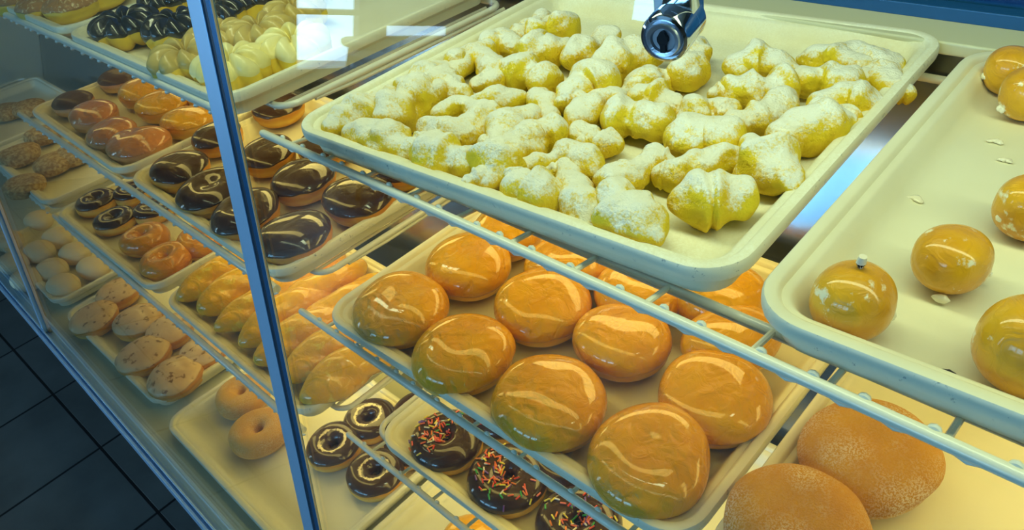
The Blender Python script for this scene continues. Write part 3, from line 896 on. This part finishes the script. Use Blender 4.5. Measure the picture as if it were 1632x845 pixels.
# ------------------------------------------------------------------ orange glazed buns and chocolate ovals
BG = 'orange glazed buns on the left tray'
for px, py, R, sx, sy, kind, lab in [(118, 165, .045, 1.05, .85, 'c', 'matte chocolate oval in the left front corner, behind the streaky bun'),
                                     (190, 128, .045, 1.05, .85, 'c', 'matte chocolate oval at the left rim farther back'),
                                     (152, 187, .046, 1.1, .88, 'p', 'streaky pink-orange glazed bun next to the front chocolate oval'),
                                     (180, 217, .044, 1.08, .88, 'p', 'orange glazed bun at the front rim, between the streaky one and the corner one'),
                                     (222, 235, .048, 1.05, .92, 'p', 'orange glazed bun in the near corner with wrinkled glaze'),
                                     (228, 150, .043, 1.08, .88, 'o', 'orange glazed bun behind the streaky pink one'),
                                     (261, 172, .045, 1.05, .9, 'o', 'orange glazed bun in the middle with a bright highlight'),
                                     (300, 197, .044, 1.1, .86, 'o', 'orange glazed bun touching the post on its left side'),
                                     (340, 158, .043, 1.05, .88, 'o', 'orange glazed bun behind the post under the top shelf')]:
    s0 = sd(); q = random.Random(s0)
    if kind == 'c':
        t = thing('chocolate_donut', lab, 'donut', place('B', px, py, .019), 0, 'chocolate ovals on the left tray')
        round_donut(t, 'dough_pink', 'glaze_chocolate_matte', R, .036, s0, sx, sy, .001, 0, .42, .02, .0015, 'chocolate_icing')
    else:
        R *= 1.09
        t = thing('glazed_bun', lab, 'bun', place('B', px, py, .021), q.uniform(-.3, .3), BG)
        round_donut(t, 'dough_pink' if kind == 'p' else 'dough_glazed', 'glaze_pink' if kind == 'p' else 'glaze_amber', R, .045, s0, sx, sy, .0022, 0, .45, .04, .0012)

# ------------------------------------------------------------------ golden twists
for i, (fx, fy, bx, by) in enumerate([(296, 474, 392, 428), (324, 500, 418, 450), (352, 534, 446, 470), (400, 556, 484, 500), (420, 588, 530, 512), (478, 610, 560, 540), (512, 640, 590, 588)]):
    zf = H0('C') + .024
    a, b_ = on(fx, fy, zf), on(bx, by, zf)
    ax = -1.152 + i * .0608; a[0] = .5 * a[0] + .5 * ax; a[1] = .267 + .006 * (i % 2); b_ = a + np.array([.004 + .006 * (i % 3 - 1), .200, 0])
    c = (a + b_) / 2; s0 = sd()
    lab = ['golden glazed twist at the left rim of its tray', 'golden glazed twist second from the left rim', 'golden glazed twist third from the left rim',
           'golden glazed twist fourth from the left, crossing behind the post', 'golden glazed twist fifth from the left, just right of the post', 'golden glazed twist sixth from the left, next to the corner one',
           'golden glazed twist in the near right corner, the one on the end'][i]
    t = thing('glazed_twist', lab, 'pastry', (c[0], c[1], H0('C')), 0, 'golden glazed twists')
    sausage('dough', t, [(a[0] - c[0], a[1] - c[1], 0), (.004 * (-1) ** i, 0, 0), (b_[0] - c[0], b_[1] - c[1], 0)], .0325, 'glaze_twist', s0, .07, .92, strand=1, turns=1.2, ns=48, nt=64, p=4)

# ------------------------------------------------------------------ rings of the third tier, left
for px, py, R, kind, lab in [(155, 323, .043, 'c', 'dark chocolate ring at the left front corner above the smooth buns'),
                             (184, 352, .043, 'c', 'dark chocolate ring second along the front rim'),
                             (212, 308, .040, 'c', 'dark chocolate ring behind the first two, under the upper rail'),
                             (246, 335, .042, 'c', 'dark chocolate ring half covered by the upper shelf edge'),
                             (232, 385, .043, 'g', 'plain glazed ring behind the corner one, third along the front rim'),
                             (267, 420, .044, 'g', 'plain glazed ring in the near right corner'),
                             (322, 388, .043, 'g', 'plain glazed ring by the right rim under the chocolate tray')]:
    s0 = sd()
    t = thing('ring_donut', lab, 'donut', place('C', px, py, .017), s0, 'chocolate rings on the third tier' if kind == 'c' else 'plain glazed rings on the third tier')
    if kind == 'c': ring_donut(t, 'dough_ring', 'glaze_chocolate', R, .031, s0, hole=.16, icing_name='chocolate_icing', lo_=18, edge=7)
    else: ring_donut(t, 'dough_ring', 'glaze_amber_ring', R * 1.05, .041, s0, 1.03, .97, hole=.13, lo_=-20, hi_=210, edge=14, thick=.0012, icing_name='glaze')

# ------------------------------------------------------------------ sprinkled rings
SPM = []
for n_, _ in SPR:
    m = MB().tube([(-.0036, 0, 0), (-.0032, 0, 0), (.0032, 0, 0), (.0036, 0, 0)], [.0005, .00105, .00105, .0005], 7)
    o = m.build('sprinkle', n_); SPM.append(o.data); bpy.data.objects.remove(o)
for px, py, R, nsp, arc, lab in [(712, 706, .0455, 75, (1.7, 5.2), 'sprinkled chocolate ring in the left front corner of its tray'),
                                 (810, 767, .0475, 95, (2.4, 6.6), 'sprinkled chocolate ring with the thickest patch of sprinkles, in the middle'),
                                 (922, 838, .0470, 70, (0, 6.28), 'sprinkled chocolate ring at the bottom edge under the glazed tray'),
                                 (800, 660, .0450, 60, (0, 6.28), 'sprinkled chocolate ring glimpsed between the rail and the glazed tray, left one'),
                                 (905, 735, .0450, 60, (0, 6.28), 'sprinkled chocolate ring glimpsed between the rail and the glazed tray, right one')]:
    s0 = sd(); q = random.Random(s0)
    t = thing('sprinkled_donut', lab, 'donut', place('C', px, py, .018), 0, 'sprinkled chocolate rings')
    H = .036; hole = .17
    Rm, rt = ring_donut(t, 'dough_ring', 'glaze_chocolate', R, H, s0, hole=hole, icing_name='chocolate_icing', lo_=0, edge=6)
    ico = [c for c in t.children if c.name.startswith('chocolate_icing')][0]
    for j in range(nsp):
        u = q.uniform(*arc); ph = math.radians(min(170, max(28, q.gauss(100, 34))))
        A = [ring_pts(np.array([[uu]]), np.array([[pp]]), Rm, rt, H, 1, 1, s0, .001, .0024)[0, 0] for uu, pp in ((u, ph), (u + .03, ph), (u, ph + .05))]
        du, dp = A[1] - A[0], A[2] - A[0]
        nn = np.cross(du, dp); nn /= np.linalg.norm(nn)
        if nn[2] < 0: nn = -nn
        tt = du / np.linalg.norm(du) * math.cos(w_ := q.uniform(0, 3.14)) + dp / np.linalg.norm(dp) * math.sin(w_)
        tt -= nn * (tt @ nn); tt /= np.linalg.norm(tt)
        so = bpy.data.objects.new('sprinkle', SPM[q.choice([0, 0, 1, 1, 2, 3, 4, 5, 6, 7, 7, 2])]); COL.objects.link(so); so.parent = ico
        bb = np.cross(nn, tt)
        mt = Matrix([[float(tt[i]), float(bb[i]), float(nn[i]), float(A[0][i] + nn[i] * q.uniform(0, .0008))] for i in range(3)] + [[0, 0, 0, 1]])
        so.matrix_local = mt

# ------------------------------------------------------------------ bottom deck
TG = 'tan iced donuts with cinnamon flecks'
for px, py, R, lab in [(152, 512, .0490, 'tan iced donut at the left front corner of the bottom tray'),
                       (222, 516, .0490, 'tan iced donut behind the row, second from the left'),
                       (232, 570, .0500, 'tan iced donut in the middle of the front row'),
                       (282, 604, .0500, 'tan iced donut in the near corner with a heavy patch of cinnamon'),
                       (272, 532, .0460, 'tan iced donut behind the two front ones, nearly covered'),
                       (328, 564, .0460, 'tan iced donut at the right rim under the shelf edge'),
                       (190, 470, .0470, 'tan iced donut at the left rim, farthest back in view')]:
    s0 = sd()
    t = thing('maple_donut', lab, 'donut', place('D', px, py, .020), s0, TG)
    round_donut(t, 'dough_brown', 'glaze_maple', R * 1.08, .046, s0, 1.02, .97, .0016, 0, .43, .04, .0013, 'maple_icing')
for px, py, R, lab in [(388, 633, .0460, 'sugared ring half under the twist shelf, behind the front one'),
                       (415, 692, .0480, 'sugared ring in front, left of the post')]:
    s0 = sd()
    t = thing('sugar_ring', lab, 'donut', place('D', px, py, .019), s0, 'sugared rings on the bottom deck')
    ring_donut(t, 'sugared_ring', None, R * 1.08, .042, s0, 1.02, .97, hole=.13)
for px, py, R, lab in [(534, 713, .0470, 'marbled chocolate ring right of the post'),
                       (600, 757, .0480, 'marbled chocolate ring nearest the front rail, beside the bare tray'),
                       (590, 672, .0460, 'marbled chocolate ring seen through the shelf gap, left one'),
                       (665, 662, .0460, 'marbled chocolate ring seen through the shelf gap, right one'),
                       (655, 712, .0450, 'marbled chocolate ring hidden under the sprinkle tray corner')]:
    s0 = sd()
    t = thing('marbled_donut', lab, 'donut', place('D', px, py, .017), s0, 'marbled chocolate rings on the bottom deck')
    ring_donut(t, 'dough_ring', 'marble_icing', R, .034, s0, 1.02, .98, hole=.18, icing_name='marbled_icing', lo_=14, edge=6)
s0 = sd()
t = thing('glazed_twist', 'amber glazed pastry peeking out at the bottom edge on the bare lower tray', 'pastry', place('D', 755, 868, .018), .3)
round_donut(t, 'dough_glazed', 'glaze_amber', .046, .040, s0, 1.05, .9, .0016)

# ------------------------------------------------------------------ french crullers, top shelf left
FG = 'iced french crullers on the top shelf'
for px, py, R, kind, lab in [(203, 48, .0480, 'k', 'chocolate-iced french cruller at the left end of the pale tray'),
                             (285, 50, .0440, 'k', 'chocolate-iced french cruller just left of the post'),
                             (268, 8, .0400, 'k', 'chocolate-iced french cruller at the top edge left of the post'),
                             (395, 8, .0440, 'k', 'chocolate-iced french cruller at the top edge right of the post'),
                             (462, -8, .0440, 'k', 'chocolate-iced french cruller cut by the top edge, farthest right'),
                             (345, 32, .0420, 'k', 'chocolate-iced french cruller partly behind the post'),
                             (300, 100, .0440, 'm', 'maple-iced french cruller left of the post at the front rim'),
                             (372, 112, .0430, 'v', 'white-iced french cruller right behind the post in the near corner'),
                             (416, 62, .0430, 'm', 'maple-iced french cruller in the second row right of the post'),
                             (470, 80, .0440, 'v', 'white-iced french cruller at the right rim with swirled ridges'),
                             (470, 28, .0420, 'm', 'maple-iced french cruller at the back by the bright reflection'),
                             (352, 70, .0400, 'm', 'maple-iced french cruller against the right side of the post')]:
    s0 = sd()
    t = thing('french_cruller', lab, 'pastry', place('A', px, py, .018), s0, FG)
    ic = {'k': 'glaze_chocolate_cruller', 'm': 'glaze_maple_pale', 'v': 'glaze_vanilla'}[kind]
    nm = {'k': 'chocolate_icing', 'm': 'maple_icing', 'v': 'white_icing'}[kind]
    ring_donut(t, 'dough_yellow', ic, R, .039, s0, 1.0, 1.0, hole=.12, ridges=9, rid=.38, lo_=2, hi_=190, edge=16, thick=.0022, icing_name=nm, tw=.9)

# ------------------------------------------------------------------ nut-topped donuts, top left corner
for px, py, lab in [(28, 2, 'pinkish nut-topped donut in the top left corner of the picture'), (72, 12, 'nut-topped donut with a yellow side, second in the top left corner'),
                    (115, 12, 'nut-topped donut with heavy chopped nuts near the tray corner'), (158, -6, 'nut-topped donut at the top edge next to the chocolate cruller'),
                    (185, -26, 'nut-topped donut at the right rim just above the picture')]:
    s0 = sd()
    t = thing('nut_donut', lab, 'donut', place('A', px, py, .020), s0, 'nut-topped donuts in the top left corner')
    round_donut(t, 'dough_yellow', 'glaze_nut', .043, .040, s0, 1., 1., .002, 0, .45, .04, .0016, 'nut_icing')

# ------------------------------------------------------------------ beyond the far post
for px, py, lab in [(72, 215, 'crumb-topped donut at the back edge of the dim tray, nearest the orange bun tray'), (84, 262, 'crumb-topped donut in the middle of the dim tray'),
                    (30, 250, 'crumb-topped donut left of the middle one in the dim tray'), (118, 248, 'crumb-topped donut under the orange bun tray edge'),
                    (40, 298, 'crumb-topped donut lowest in the dim tray beside the far post')]:
    s0 = sd()
    t = thing('crumb_donut', lab, 'donut', place('C', px, py, .020), s0, 'crumb-topped donuts beyond the far post')
    round_donut(t, 'crumb_topping', None, .046, .042, s0, 1., 1., .0032, 0)
for px, py, lab in [(15, 178, 'dark crumb donut at the left edge above the tray rim'), (48, 172, 'dark crumb donut touching the left rim of the orange bun tray')]:
    s0 = sd()
    t = thing('crumb_donut', lab, 'donut', place('C', px, py, .020), s0, 'crumb-topped donuts beyond the far post')
    round_donut(t, 'crumb_topping', None, .046, .042, s0, 1., 1., .0032, 0)
for px, py, lab in [(62, 352, 'smooth powdered bun at the top of the dim stack, warm orange'), (92, 380, 'smooth powdered bun just under the ring tray corner'),
                    (120, 405, 'smooth powdered bun second along the ring tray edge'), (150, 428, 'smooth powdered bun third along the ring tray edge'),
                    (64, 402, 'smooth powdered bun in the middle, right of the far post'), (84, 430, 'smooth powdered bun below the middle one'),
                    (102, 456, 'smooth powdered bun nearest the bottom rail, right of the far post'), (14, 385, 'pinkish powdered bun left of the far post, upper'),
                    (22, 420, 'pinkish powdered bun left of the far post, lower'), (44, 446, 'powdered bun crossed by the far post at the bottom')]:
    s0 = sd()
    t = thing('powdered_bun', lab, 'bun', place('D', px, py, .019), .15, 'smooth powdered buns behind the far post')
    round_donut(t, 'sugar_bun', None, .039, .040, s0, 1.22, .88, .0008, 0, waist=0.02, pw=.72)
